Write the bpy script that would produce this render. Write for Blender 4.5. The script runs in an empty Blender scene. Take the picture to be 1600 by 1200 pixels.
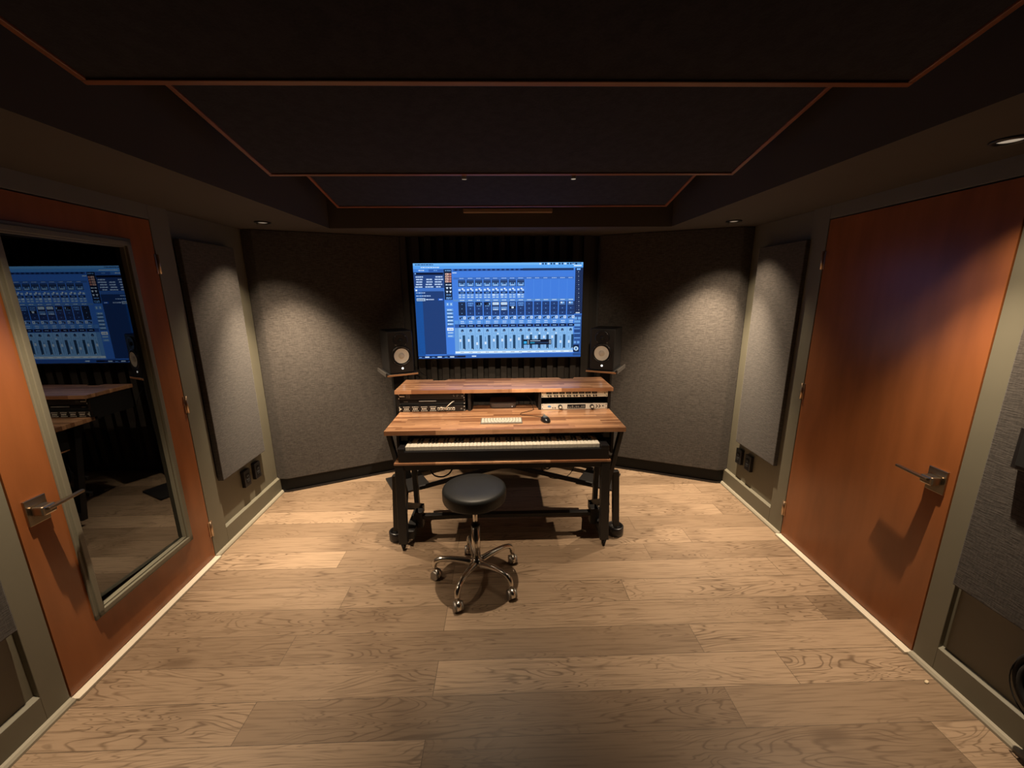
import bpy, bmesh, math, random
from mathutils import Vector, Matrix
random.seed(7)
PI = math.pi
scene = bpy.context.scene
COL = scene.collection

# ------------------------------------------------------------------ camera
CAM_H = 1.6408
def camera():
    p, y, r = 0.226905, 0.024424, -0.0092638
    cp, sp, cy, sy = math.cos(p), math.sin(p), math.cos(y), math.sin(y)
    f = Vector((sy*cp, cy*cp, -sp)); rt = Vector((cy, -sy, 0)); up = rt.cross(f)
    c, s = math.cos(r), math.sin(r)
    R_, U_ = c*rt + s*up, -s*rt + c*up
    cd = bpy.data.cameras.new('camera'); cd.sensor_width = 36; cd.lens = 627.0/1600*36
    cd.clip_start = 0.02; cd.clip_end = 60
    o = bpy.data.objects.new('camera', cd); COL.objects.link(o)
    m = Matrix((R_, U_, -f)).transposed().to_4x4(); m.translation = (0, 0, CAM_H)
    o.matrix_world = m
    scene.camera = o
camera()
# ------------------------------------------------------------------ world and exposure
w = bpy.data.worlds.new('world'); scene.world = w; w.use_nodes = True
w.node_tree.nodes['Background'].inputs[0].default_value = (0.02, 0.02, 0.025, 1)
w.node_tree.nodes['Background'].inputs[1].default_value = 0.2
vs = scene.view_settings
vs.view_transform = 'Standard'; vs.look = 'None'; vs.gamma = 1; vs.use_curve_mapping = False
vs.exposure = 0.0
WARM = (1.0, 0.79, 0.56)
# downlight positions (x, y, z of lens, watts, cone degrees)
SIDE_LAMPS = [(-1.564, 2.857, 370, 70, 'ceiling downlight over the left fabric panels, near the front corner'),
              (1.610, 2.902, 370, 70, 'ceiling downlight over the right fabric panels, near the front corner'),
              (1.640, 1.385, 185, 67, 'ceiling downlight at the right edge of the photo above the solid door'),
              (-1.570, 1.340, 185, 67, 'ceiling downlight above the glazed door handle on the left')]
GAP_LAMPS = [(-0.172, 2.147, 2.178, 125, 86, 0.20, 'small spotlight tip left of centre between the two farthest ceiling clouds'),
             (0.365, 2.147, 2.178, 10, 100, 0.05, 'small spotlight tip right of centre between the two farthest ceiling clouds'),
             (-0.172, 1.300, 2.262, 50, 46, 1.02, 'left spotlight hidden above the edge of the nearest ceiling cloud'),
             (0.365, 1.300, 2.262, 50, 46, 1.02, 'right spotlight hidden above the edge of the nearest ceiling cloud')]

# ------------------------------------------------------------------ helpers
def srgb(r, g, b):
    f = lambda c: (c/255/12.92) if c/255 <= 0.04045 else ((c/255+0.055)/1.055)**2.4
    return (f(r), f(g), f(b), 1)

class MB:
    def __init__(self): self.bm = bmesh.new()
    def _merge(self, b, M=None):
        if M is not None: bmesh.ops.transform(b, matrix=M, verts=b.verts)
        me = bpy.data.meshes.new('tmp'); b.to_mesh(me); b.free()
        self.bm.from_mesh(me); bpy.data.meshes.remove(me)
        return self
    def box(self, x0, x1, y0, y1, z0, z1, bev=0, M=None, seg=2):
        b = bmesh.new(); bmesh.ops.create_cube(b, size=1)
        for v in b.verts:
            v.co = Vector(((x0+x1)/2+v.co.x*(x1-x0), (y0+y1)/2+v.co.y*(y1-y0), (z0+z1)/2+v.co.z*(z1-z0)))
        if bev: bmesh.ops.bevel(b, geom=list(b.edges), offset=bev, segments=seg, affect='EDGES', profile=0.5)
        return self._merge(b, M)
    def bar(self, a, c, w, h, bev=0, up=(0, 0, 1)):
        a, c = Vector(a), Vector(c); d = c-a; L = d.length; d.normalize()
        u = Vector(up)
        if abs(d.dot(u)) > .98: u = Vector((0, 1, 0))
        s = d.cross(u).normalized(); t = s.cross(d).normalized()
        M = Matrix((s, d, t)).transposed().to_4x4(); M.translation = a
        return self.box(-w/2, w/2, 0, L, -h/2, h/2, bev, M)
    def cyl(self, a, c, r0, r1=None, n=24, caps=True):
        a, c = Vector(a), Vector(c); d = c-a; L = d.length
        b = bmesh.new(); bmesh.ops.create_cone(b, cap_ends=caps, segments=n, radius1=r0, radius2=r0 if r1 is None else r1, depth=L)
        q = Vector((0, 0, 1)).rotation_difference(d.normalized())
        M = q.to_matrix().to_4x4(); M.translation = (a+c)/2
        for f in b.faces: f.smooth = len(f.verts) == 4 and n > 8
        return self._merge(b, M)
    def lathe(self, prof, n=32, M=None):
        b = bmesh.new(); rings = []
        for r, z in prof:
            if r < 1e-6: rings.append([b.verts.new((0, 0, z))])
            else: rings.append([b.verts.new((r*math.cos(2*PI*i/n), r*math.sin(2*PI*i/n), z)) for i in range(n)])
        for A, B in zip(rings, rings[1:]):
            for i in range(n):
                j = (i+1) % n
                q = []
                for v in (A[i % len(A)], A[j % len(A)], B[j % len(B)], B[i % len(B)]):
                    if v not in q: q.append(v)
                if len(q) > 2:
                    f = b.faces.new(q); f.smooth = True
        bmesh.ops.recalc_face_normals(b, faces=b.faces)
        return self._merge(b, M)
    def tube(self, pts, r, n=8, rs=None):
        pts = [Vector(p) for p in pts]; b = bmesh.new(); rings = []
        ref = None
        for i, p in enumerate(pts):
            d = (pts[min(i+1, len(pts)-1)]-pts[max(i-1, 0)]).normalized()
            if ref is None: ref = d.orthogonal().normalized()
            ref = (ref-d*ref.dot(d)).normalized(); s = d.cross(ref)
            rr = rs[i] if rs else r
            rings.append([b.verts.new(p+(ref*math.cos(2*PI*k/n)+s*math.sin(2*PI*k/n))*rr) for k in range(n)])
        for A, B in zip(rings, rings[1:]):
            for k in range(n):
                f = b.faces.new((A[k], A[(k+1) % n], B[(k+1) % n], B[k])); f.smooth = True
        b.faces.new(rings[0][::-1]); b.faces.new(rings[-1])
        return self._merge(b)
    def prism(self, poly, z0, z1, bev=0, M=None):
        b = bmesh.new()
        A = [b.verts.new((x, y, z0)) for x, y in poly]; B = [b.verts.new((x, y, z1)) for x, y in poly]
        n = len(poly)
        b.faces.new(A[::-1]); b.faces.new(B)
        for i in range(n): b.faces.new((A[i], A[(i+1) % n], B[(i+1) % n], B[i]))
        bmesh.ops.recalc_face_normals(b, faces=b.faces)
        if bev: bmesh.ops.bevel(b, geom=list(b.edges), offset=bev, segments=2, affect='EDGES', profile=0.5)
        return self._merge(b, M)
    def build(self, name, mat, parent=None, loc=(0, 0, 0), rotz=0):
        me = bpy.data.meshes.new(name); self.bm.to_mesh(me); self.bm.free()
        o = bpy.data.objects.new(name, me); COL.objects.link(o)
        if mat: me.materials.append(mat)
        o.location = loc; o.rotation_euler = (0, 0, rotz)
        if parent: o.parent = parent
        return o

def spline(pts, n=8):
    P = [Vector(p) for p in pts]; P = [P[0]*2-P[1]]+P+[P[-1]*2-P[-2]]; out = []
    for i in range(1, len(P)-2):
        for k in range(n):
            t = k/n; a, b, c, d = P[i-1:i+3]
            out.append(0.5*((2*b)+(c-a)*t+(2*a-5*b+4*c-d)*t*t+(3*b-a-3*c+d)*t**3))
    out.append(P[-2]); return out

def tag(o, label, cat, group=None):
    o['label'] = label; o['category'] = cat
    if group: o['group'] = group
    return o
def thing(name, label, cat, loc=(0, 0, 0), rotz=0, group=None):
    o = bpy.data.objects.new(name, None); COL.objects.link(o)
    o.empty_display_size = 0.1
    o.location = loc; o.rotation_euler = (0, 0, rotz)
    return tag(o, label, cat, group)
def struct(o, label=None):
    o['kind'] = 'structure'
    if label: o['label'] = label
    return o
def dup(root, loc, rotz=None, label=None):
    r = root.copy(); COL.objects.link(r); r.location = loc
    if rotz is not None: r.rotation_euler = (0, 0, rotz)
    if label: r['label'] = label
    def rec(src, dst):
        for ch in list(src.children):
            c = ch.copy(); COL.objects.link(c); c.parent = dst; rec(ch, c)
    rec(root, r)
    return r

# ------------------------------------------------------------------ materials
def mat(name, col, rough=0.5, metal=0, spec=0.5, noise=0, nscale=20, bump=0, bscale=200, coat=0, stretch=(1, 1, 1), emit=None, es=0):
    m = bpy.data.materials.new(name); m.use_nodes = True
    nt = m.node_tree; B = nt.nodes['Principled BSDF']
    B.inputs['Base Color'].default_value = col if len(col) == 4 else (*col, 1)
    B.inputs['Roughness'].default_value = rough; B.inputs['Metallic'].default_value = metal
    B.inputs['Specular IOR Level'].default_value = spec
    B.inputs['Coat Weight'].default_value = coat; B.inputs['Coat Roughness'].default_value = 0.15
    tc = nt.nodes.new('ShaderNodeTexCoord'); mp = nt.nodes.new('ShaderNodeMapping')
    mp.inputs['Scale'].default_value = stretch
    nt.links.new(tc.outputs['Object'], mp.inputs['Vector'])
    nz = nt.nodes.new('ShaderNodeTexNoise'); nz.inputs['Scale'].default_value = nscale; nz.inputs['Detail'].default_value = 4
    nt.links.new(mp.outputs[0], nz.inputs['Vector'])
    mx = nt.nodes.new('ShaderNodeMix'); mx.data_type = 'RGBA'
    c = col[:3]
    mx.inputs['A'].default_value = (*[max(0, v*(1-noise)) for v in c], 1)
    mx.inputs['B'].default_value = (*[min(1, v*(1+noise)) for v in c], 1)
    nt.links.new(nz.outputs['Fac'], mx.inputs['Factor']); nt.links.new(mx.outputs['Result'], B.inputs['Base Color'])
    if bump:
        n2 = nt.nodes.new('ShaderNodeTexNoise'); n2.inputs['Scale'].default_value = bscale; n2.inputs['Detail'].default_value = 2
        nt.links.new(mp.outputs[0], n2.inputs['Vector'])
        bp = nt.nodes.new('ShaderNodeBump'); bp.inputs['Strength'].default_value = bump; bp.inputs['Distance'].default_value = 0.002
        nt.links.new(n2.outputs['Fac'], bp.inputs['Height']); nt.links.new(bp.outputs[0], B.inputs['Normal'])
    if emit:
        B.inputs['Emission Color'].default_value = emit; B.inputs['Emission Strength'].default_value = es
    return m

def planks(name, c1, c2, cd, width, row, mortar, y0, rough, grain=1.0, rings=True, spec=0.4, gscale=1.0, coat=0):
    """boards running along x: brick layout, per-board tone, stretched grain and cathedral rings"""
    m = bpy.data.materials.new(name); m.use_nodes = True; nt = m.node_tree; N = nt.nodes; L = nt.links
    B = N['Principled BSDF']; B.inputs['Roughness'].default_value = rough; B.inputs['Specular IOR Level'].default_value = spec
    B.inputs['Coat Weight'].default_value = coat; B.inputs['Coat Roughness'].default_value = 0.30; B.inputs['Coat IOR'].default_value = 1.7
    tc = N.new('ShaderNodeTexCoord'); mp = N.new('ShaderNodeMapping'); mp.inputs['Location'].default_value = (0.31, -y0, 0)
    L.new(tc.outputs['Object'], mp.inputs['Vector'])
    br = N.new('ShaderNodeTexBrick'); br.offset = 0.37; br.offset_frequency = 2; br.squash = 0.8; br.squash_frequency = 3
    br.inputs['Scale'].default_value = 1; br.inputs['Brick Width'].default_value = width; br.inputs['Row Height'].default_value = row
    br.inputs['Mortar Size'].default_value = mortar; br.inputs['Mortar Smooth'].default_value = 0.2
    br.inputs['Color1'].default_value = (0, 0, 0, 1); br.inputs['Color2'].default_value = (1, 1, 1, 1); br.inputs['Mortar'].default_value = (0.5, 0.5, 0.5, 1)
    L.new(mp.outputs[0], br.inputs['Vector'])
    # shift the grain from board to board
    sh = N.new('ShaderNodeVectorMath'); sh.operation = 'SCALE'; sh.inputs['Scale'].default_value = 23.0
    L.new(br.outputs['Color'], sh.inputs[0])
    ad = N.new('ShaderNodeVectorMath'); ad.operation = 'ADD'; L.new(mp.outputs[0], ad.inputs[0]); L.new(sh.outputs[0], ad.inputs[1])
    m2 = N.new('ShaderNodeMapping'); m2.inputs['Scale'].default_value = (1.3*gscale, 9*gscale, 1); L.new(ad.outputs[0], m2.inputs['Vector'])
    n1 = N.new('ShaderNodeTexNoise'); n1.inputs['Scale'].default_value = 1.1; n1.inputs['Detail'].default_value = 2.5; n1.inputs['Distortion'].default_value = 0.6
    L.new(m2.outputs[0], n1.inputs['Vector'])
    mul = N.new('ShaderNodeMath'); mul.operation = 'MULTIPLY'; mul.inputs[1].default_value = 22 if rings else 6; L.new(n1.outputs['Fac'], mul.inputs[0])
    pp = N.new('ShaderNodeMath'); pp.operation = 'PINGPONG'; pp.inputs[1].default_value = 0.5; L.new(mul.outputs[0], pp.inputs[0])
    m3 = N.new('ShaderNodeMapping'); m3.inputs['Scale'].default_value = (5*gscale, 120*gscale, 1); L.new(ad.outputs[0], m3.inputs['Vector'])
    n2 = N.new('ShaderNodeTexNoise'); n2.inputs['Scale'].default_value = 1; n2.inputs['Detail'].default_value = 4; L.new(m3.outputs[0], n2.inputs['Vector'])
    n3 = N.new('ShaderNodeTexNoise'); n3.inputs['Scale'].default_value = 2.2; n3.inputs['Detail'].default_value = 3; L.new(ad.outputs[0], n3.inputs['Vector'])
    def mixc(a, b, fac, kind='MIX'):
        x = N.new('ShaderNodeMix'); x.data_type = 'RGBA'; x.blend_type = kind
        for s, v in (('A', a), ('B', b)):
            if isinstance(v, tuple): x.inputs[s].default_value = v
            else: L.new(v, x.inputs[s])
        if isinstance(fac, float): x.inputs['Factor'].default_value = fac
        else: L.new(fac, x.inputs['Factor'])
        return x.outputs['Result']
    base = mixc(c1, c2, br.outputs['Color'])
    msk = N.new('ShaderNodeMath'); msk.operation = 'MULTIPLY'
    L.new(smooth(nt, pp.outputs[0], 0.0, 0.20, True), msk.inputs[0]); L.new(smooth(nt, n3.outputs['Fac'], 0.36, 0.60), msk.inputs[1])
    base = mixc(base, cd, mulf(nt, msk.outputs[0], 0.8*grain))
    if rings:
        mk = N.new('ShaderNodeMapping'); mk.inputs['Scale'].default_value = (0.9, 2.4, 1); L.new(ad.outputs[0], mk.inputs['Vector'])
        vo = N.new('ShaderNodeTexVoronoi'); vo.inputs['Scale'].default_value = 1.0; L.new(mk.outputs[0], vo.inputs['Vector'])
        base = mixc(base, cd, mulf(nt, smooth(nt, vo.outputs['Distance'], 0.02, 0.11, True), 0.75))
    base = mixc(base, cd, mulf(nt, smooth(nt, n2.outputs['Fac'], 0.45, 0.75), 0.55*grain))
    base = mixc(base, cd, mulf(nt, smooth(nt, n3.outputs['Fac'], 0.5, 0.8), 0.5*grain))
    base = mixc(base, tuple(v*0.25 for v in cd[:3])+(1,), mulf(nt, br.outputs['Fac'], 0.6))
    L.new(base, B.inputs['Base Color'])
    bp = N.new('ShaderNodeBump'); bp.inputs['Strength'].default_value = 0.25; bp.inputs['Distance'].default_value = 0.001
    L.new(n2.outputs['Fac'], bp.inputs['Height']); L.new(bp.outputs[0], B.inputs['Normal'])
    return m
def smooth(nt, sock, a, b, inv=False):
    r = nt.nodes.new('ShaderNodeMapRange'); r.interpolation_type = 'SMOOTHSTEP'
    r.inputs['From Min'].default_value = a; r.inputs['From Max'].default_value = b
    if inv: r.inputs['To Min'].default_value = 1; r.inputs['To Max'].default_value = 0
    nt.links.new(sock, r.inputs['Value']); return r.outputs['Result']
def mulf(nt, sock, k):
    r = nt.nodes.new('ShaderNodeMath'); r.operation = 'MULTIPLY'; r.inputs[1].default_value = k; nt.links.new(sock, r.inputs[0]); return r.outputs[0]

def fabric(name, col, amt=0.27):
    m = bpy.data.materials.new(name); m.use_nodes = True; nt = m.node_tree; N = nt.nodes; L = nt.links
    B = N['Principled BSDF']; B.inputs['Roughness'].default_value = 0.95; B.inputs['Specular IOR Level'].default_value = 0.15
    B.inputs['Sheen Weight'].default_value = 0.15
    tc = N.new('ShaderNodeTexCoord')
    outs = []
    for sc in ((28, 28, 260), (150, 150, 45)):
        mp = N.new('ShaderNodeMapping'); mp.inputs['Scale'].default_value = sc; L.new(tc.outputs['Object'], mp.inputs['Vector'])
        n = N.new('ShaderNodeTexNoise'); n.inputs['Scale'].default_value = 1; n.inputs['Detail'].default_value = 2; L.new(mp.outputs[0], n.inputs['Vector'])
        outs.append(n.outputs['Fac'])
    big = N.new('ShaderNodeTexNoise'); big.inputs['Scale'].default_value = 6; L.new(tc.outputs['Object'], big.inputs['Vector'])
    hf = mulf(nt, outs[1], 0.5)
    a = N.new('ShaderNodeMath'); a.operation = 'ADD'; L.new(outs[0], a.inputs[0]); L.new(hf, a.inputs[1])
    f = smooth(nt, a.outputs[0], 0.5, 1.0)
    x = N.new('ShaderNodeMix'); x.data_type = 'RGBA'
    x.inputs['A'].default_value = (*[v*(1-amt) for v in col[:3]], 1); x.inputs['B'].default_value = (*[v*(1+amt*1.4) for v in col[:3]], 1)
    L.new(f, x.inputs['Factor']); L.new(x.outputs['Result'], B.inputs['Base Color'])
    bp = N.new('ShaderNodeBump'); bp.inputs['Strength'].default_value = 0.6; bp.inputs['Distance'].default_value = 0.0015
    L.new(a.outputs[0], bp.inputs['Height']); L.new(bp.outputs[0], B.inputs['Normal'])
    return m

M_floor = planks('oak_floor', (0.200, 0.136, 0.086, 1), (0.37, 0.262, 0.172, 1), (0.095, 0.058, 0.033, 1), 1.95, 0.165, 0.0016, 1.18-0.165*20, 0.42)
M_desk = planks('butcher_block', (0.29, 0.125, 0.058, 1), (0.86, 0.48, 0.26, 1), (0.24, 0.10, 0.045, 1), 0.36, 0.027, 0.0003, 0, 0.20, grain=0.6, spec=0.6, rings=False, gscale=2.0, coat=0.7)
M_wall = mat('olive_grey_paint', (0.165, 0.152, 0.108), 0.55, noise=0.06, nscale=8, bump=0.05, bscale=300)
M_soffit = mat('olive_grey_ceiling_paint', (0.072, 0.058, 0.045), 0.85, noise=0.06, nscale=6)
M_ceil = mat('dark_ceiling_paint', (0.010, 0.010, 0.014), 0.9, noise=0.1)
M_fab = fabric('charcoal_fabric', (0.068, 0.059, 0.052))
M_cloud = fabric('dark_cloud_fabric', (0.018, 0.0155, 0.020), 0.2)
M_trimwood = mat('reddish_wood_trim', (0.22, 0.065, 0.025), 0.4, noise=0.25, nscale=6, stretch=(1, 12, 12))
M_door = mat('orange_stained_veneer', (0.275, 0.092, 0.029), 0.26, noise=0.35, nscale=4.5, stretch=(2.2, 2.2, 0.45), spec=0.4, bump=0.03, bscale=60)
M_black = mat('black_powder_coat', (0.012, 0.011, 0.011), 0.45, noise=0.1, bump=0.1, bscale=500)
M_blackm = mat('matt_black', (0.006, 0.006, 0.006), 0.8, noise=0.1)
M_blackg = mat('satin_black_plastic', (0.014, 0.013, 0.014), 0.3, noise=0.05)
M_leather = mat('black_vinyl', (0.014, 0.015, 0.015), 0.5, noise=0.1, bump=0.15, bscale=350)
M_chrome = mat('polished_chrome', (0.80, 0.76, 0.70), 0.2, metal=1, noise=0.03)
M_nickel = mat('brushed_bronze_nickel', (0.33, 0.265, 0.19), 0.3, metal=1, noise=0.1, nscale=40, stretch=(1, 1, 12))
M_hinge = mat('satin_hinge_metal', (0.55, 0.40, 0.27), 0.35, metal=1, noise=0.05)
M_white = mat('white_plastic', (0.80, 0.76, 0.66), 0.35, noise=0.03)
M_cream = mat('cream_faceplate', (0.88, 0.84, 0.68), 0.4, noise=0.04)
M_silver = mat('silver_faceplate', (0.80, 0.76, 0.68), 0.4, metal=0.1, noise=0.04)
M_cone = mat('white_paper_cone', (0.80, 0.75, 0.66), 0.6, noise=0.03)
M_thresh = mat('pale_threshold', (0.62, 0.55, 0.44), 0.5, noise=0.05)
M_shoe = mat('painted_shoe_moulding', (0.30, 0.27, 0.205), 0.4, noise=0.05)
M_slat = mat('dark_slat_paint', (0.045, 0.038, 0.032), 0.75, noise=0.12)
M_glow = mat('lit_logo', (0.9, 0.9, 0.85), 0.5, emit=(1, 0.97, 0.9, 1), es=1.4)
M_lens = mat('lamp_lens', (0.7, 0.65, 0.55), 0.3, emit=(1, 0.85, 0.65, 1), es=0.3)
M_ring = mat('lamp_trim_ring', (0.05, 0.045, 0.04), 0.35, metal=0.6, noise=0.05)
M_blue = mat('blue_badge', (0.10, 0.28, 0.60), 0.4, noise=0.05)
M_lcd = mat('dark_display', (0.012, 0.016, 0.022), 0.15, noise=0.05)
M_grey = mat('mid_grey_marking', (0.22, 0.22, 0.21), 0.5, noise=0.05)
M_stone = mat('beige_chip', (0.62, 0.50, 0.33), 0.7, noise=0.1)
def glass_mat():
    m = bpy.data.materials.new('tinted_glass'); m.use_nodes = True; nt = m.node_tree; N = nt.nodes; L = nt.links
    N.remove(N['Principled BSDF']); out = N['Material Output']
    g = N.new('ShaderNodeBsdfGlossy'); g.inputs['Roughness'].default_value = 0.0; g.inputs['Color'].default_value = (0.9, 0.93, 0.95, 1)
    t = N.new('ShaderNodeBsdfTransparent'); t.inputs['Color'].default_value = (0.30, 0.31, 0.30, 1)
    fr = N.new('ShaderNodeFresnel'); fr.inputs['IOR'].default_value = 2.1
    mx = N.new('ShaderNodeMixShader'); L.new(fr.outputs[0], mx.inputs[0]); L.new(t.outputs[0], mx.inputs[1]); L.new(g.outputs[0], mx.inputs[2])
    L.new(mx.outputs[0], out.inputs[0]); return m
M_glass = glass_mat()

# ------------------------------------------------------------------ floor, walls, ceiling
YB, YF = -2.2, 3.76
struct(MB().box(-3.3, 2.1, YB, YF, -0.06, 0).build('floor', M_floor), 'wide plank brown oak floor')
# side frames: local x = into the room, local y*s = away from the camera
ROT = {1: 0.0407, -1: PI-0.0226}
ORG = {1: Vector((-1.7506, 0, 0)), -1: Vector((1.827, 0, 0))}
def wmat(s): m = Matrix.Rotation(ROT[s], 4, 'Z'); m.translation = ORG[s]; return m
def wpt(s, a, n, z): return wmat(s) @ Vector((n, s*a, z))
def wbox(mb, s, a0, a1, n0, n1, z0, z1, bev=0):
    """box in a side wall's frame; a = distance along the wall, n = into the room"""
    lo, hi = min(s*a0, s*a1), max(s*a0, s*a1)
    return mb.box(n0, n1, lo, hi, z0, z1, bev)
WALL_D = {1: dict(hinge=2.295, latch=1.381), -1: dict(hinge=2.388, latch=1.474)}
DOOR_Z0, DOOR_H = 0.018, 2.003
for s, side in ((1, 'left'), (-1, 'right')):
    d = WALL_D[s]; jam = 0.006
    aH, aL = d['hinge']+jam, d['latch']-jam
    zt = DOOR_Z0+DOOR_H+jam
    mb = MB()
    # recessed wall face (n = -0.02 .. back) away from the door; flush stiles, base board and head over the door
    stile_f = (aH, 2.437 if s == 1 else 2.526); stile_b = (aL-0.088, aL)
    wbox(mb, s, stile_f[1], YF, -0.14, -0.020, 0, 2.6)
    wbox(mb, s, YB, stile_b[0], -0.14, -0.020, 0, 2.6)
    wbox(mb, s, stile_f[0], stile_f[1], -0.14, 0, 0, 2.6, 0.002)
    wbox(mb, s, stile_b[0], stile_b[1], -0.14, 0, 0, 2.6, 0.002)
    wbox(mb, s, aL, aH, -0.14, 0, zt, 2.6, 0.002)
    o = mb.build('wall_'+side, M_wall); o.matrix_world = wmat(s); struct(o, 'olive grey painted wall on the '+side)
    mb = MB()
    wbox(mb, s, stile_f[1], YF-0.3, -0.020, 0, 0, 0.128, 0.002)
    wbox(mb, s, YB, stile_b[0], -0.020, 0, 0, 0.128, 0.002)
    # sloping ledge on top of the board
    for a0, a1 in ((stile_f[1], YF-0.3), (YB, stile_b[0])):
        y0, y1 = sorted((s*a0, s*a1))
        mb.prism([(-0.0195, 0.128), (0, 0.128), (-0.0195, 0.139)], y0, y1, M=Matrix(((1, 0, 0, 0), (0, 0, 1, 0), (0, 1, 0, 0), (0, 0, 0, 1))))
    o = mb.build('baseboard_'+side, M_wall); o.matrix_world = wmat(s); struct(o)
    mb = MB()
    for a0, a1 in ((aH, YF-0.42), (YB, aL)):
        y0, y1 = sorted((s*a0, s*a1))
        prof = [(0, 0), (0.022, 0), (0.021, 0.010), (0.013, 0.018), (0, 0.021)]
        mb.prism(prof, y0, y1, M=Matrix(((1, 0, 0, 0), (0, 0, 1, 0), (0, 1, 0, 0), (0, 0, 0, 1))))
    o = mb.build('trim_1' if s == 1 else 'trim_2', M_shoe); o.matrix_world = wmat(s); struct(o, 'shoe moulding along the floor')
    mb = MB(); wbox(mb, s, aL, aH, -0.14, 0.034, 0.0, 0.014, 0.002)
    o = mb.build('trim_3' if s == 1 else 'trim_4', M_thresh); o.matrix_world = wmat(s); struct(o, 'pale door threshold')

struct(MB().box(-2.0, 2.1, YB-0.12, YB, 0, 2.6).build('wall_back', M_wall), 'rear wall behind the camera')
struct(MB().box(-1.95, 2.0, 3.66, 3.76, 0, 2.6).build('wall_front', M_slat), 'dark front wall behind the screen')
# upper ceiling and soffit ring
struct(MB().box(-2.0, 2.05, YB, YF, 2.56, 2.64).build('ceiling', M_ceil), 'dark upper ceiling')
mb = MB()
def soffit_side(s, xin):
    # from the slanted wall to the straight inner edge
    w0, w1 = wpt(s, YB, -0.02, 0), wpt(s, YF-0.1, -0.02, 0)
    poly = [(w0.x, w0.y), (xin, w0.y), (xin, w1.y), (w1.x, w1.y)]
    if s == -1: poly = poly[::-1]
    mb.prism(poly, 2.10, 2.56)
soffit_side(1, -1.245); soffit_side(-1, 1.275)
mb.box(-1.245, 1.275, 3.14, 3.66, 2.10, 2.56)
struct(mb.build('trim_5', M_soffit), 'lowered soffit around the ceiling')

# dark vestibule seen through the glazed door
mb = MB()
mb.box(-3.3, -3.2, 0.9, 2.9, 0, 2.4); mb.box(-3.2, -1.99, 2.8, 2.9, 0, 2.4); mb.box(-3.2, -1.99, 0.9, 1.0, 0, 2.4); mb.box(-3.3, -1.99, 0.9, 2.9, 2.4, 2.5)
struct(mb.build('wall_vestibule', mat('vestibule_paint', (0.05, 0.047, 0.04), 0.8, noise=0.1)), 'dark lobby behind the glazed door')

# ------------------------------------------------------------------ front wall: slats and angled fabric walls
mb = MB(); x = -0.852; k = 0
sl = thing('slat_diffuser', 'dark vertical slat diffuser behind the big screen', 'wall panel', (0, 3.659, 0))
while x < 0.80:
    wd = (0.052, 0.034, 0.060, 0.040)[k % 4]; dp = (0.075, 0.03, 0.06, 0.02)[k % 4]
    mb.box(x, x+wd, -dp, 0, 0.10, 2.10, 0.002)
    x += wd+0.006; k += 1
mb.box(-0.852, 0.852, -0.010, 0.0, 0.10, 2.10)
mb.build('slats', M_slat, sl)
def angled(s):
    sgn = -1 if s == 1 else 1
    corner = wpt(s, 3.115, -0.02, 0)
    x0 = corner.x
    pts = [(x0, 3.150), (x0-sgn*0.085, 3.140), (sgn*0.855, 3.575), (sgn*0.855, 3.656), (x0+sgn*0.0, 3.656)]
    t = thing('acoustic_wall', 'tall angled charcoal fabric wall panel in the front %s corner' % ('left' if s == 1 else 'right'), 'acoustic panel', (sgn*1.4, 3.4, 0), group=None)
    rel = [(px-sgn*1.4, py-3.4) for px, py in pts]
    if s == 1: rel = rel[::-1]
    MB().prism(rel, 0.125, 2.099, 0.006).build('fabric_face', M_fab, t)
    base = [(x0, 3.16), (x0-sgn*0.07, 3.165), (sgn*0.87, 3.60), (sgn*0.87, 3.656), (x0, 3.656)]
    rel = [(px-sgn*1.4, py-3.4) for px, py in base]
    if s == 1: rel = rel[::-1]
    MB().prism(rel, 0.0, 0.125).build('toe_kick', M_blackm, t)
    q = [(x0, 3.15), (x0-sgn*0.08, 3.155), (sgn*0.87, 3.585), (sgn*0.87, 3.605), (x0-sgn*0.05, 3.18)]
    rel = [(px-sgn*1.4, py-3.4) for px, py in q]
    if s == 1: rel = rel[::-1]
    MB().prism(rel, 0.0, 0.018).build('floor_strip', M_blackg, t)
angled(1); angled(-1)

# ------------------------------------------------------------------ side fabric panels
def side_panel(s, a0, a1, z0, z1, label):
    n0 = -0.020
    am = (a0+a1)/2
    loc = wpt(s, am, n0, z0)
    t = thing('acoustic_panel', label, 'acoustic panel', loc, ROT[s])
    hw, h = (a1-a0)/2, z1-z0
    MB().box(0.0005, 0.010, -hw+0.025, hw-0.025, 0.025, h-0.025).build('backing_frame', M_blackm, t)
    MB().box(0.010, 0.046, -hw, hw, 0, h, 0.004).build('fabric_face', M_fab, t)
side_panel(1, 2.455, 2.965, 0.455, 1.95, 'charcoal fabric panel between glazed door and left front corner')
side_panel(-1, 2.520, 2.995, 0.450, 1.93, 'charcoal fabric panel between solid door and right front corner')
side_panel(1, 0.1, 1.270, 0.455, 1.965, 'charcoal fabric panel at the left edge, before the glazed door')
side_panel(-1, 0.1, 1.372, 0.455, 1.965, 'charcoal fabric panel at the right edge, before the solid door')

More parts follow.
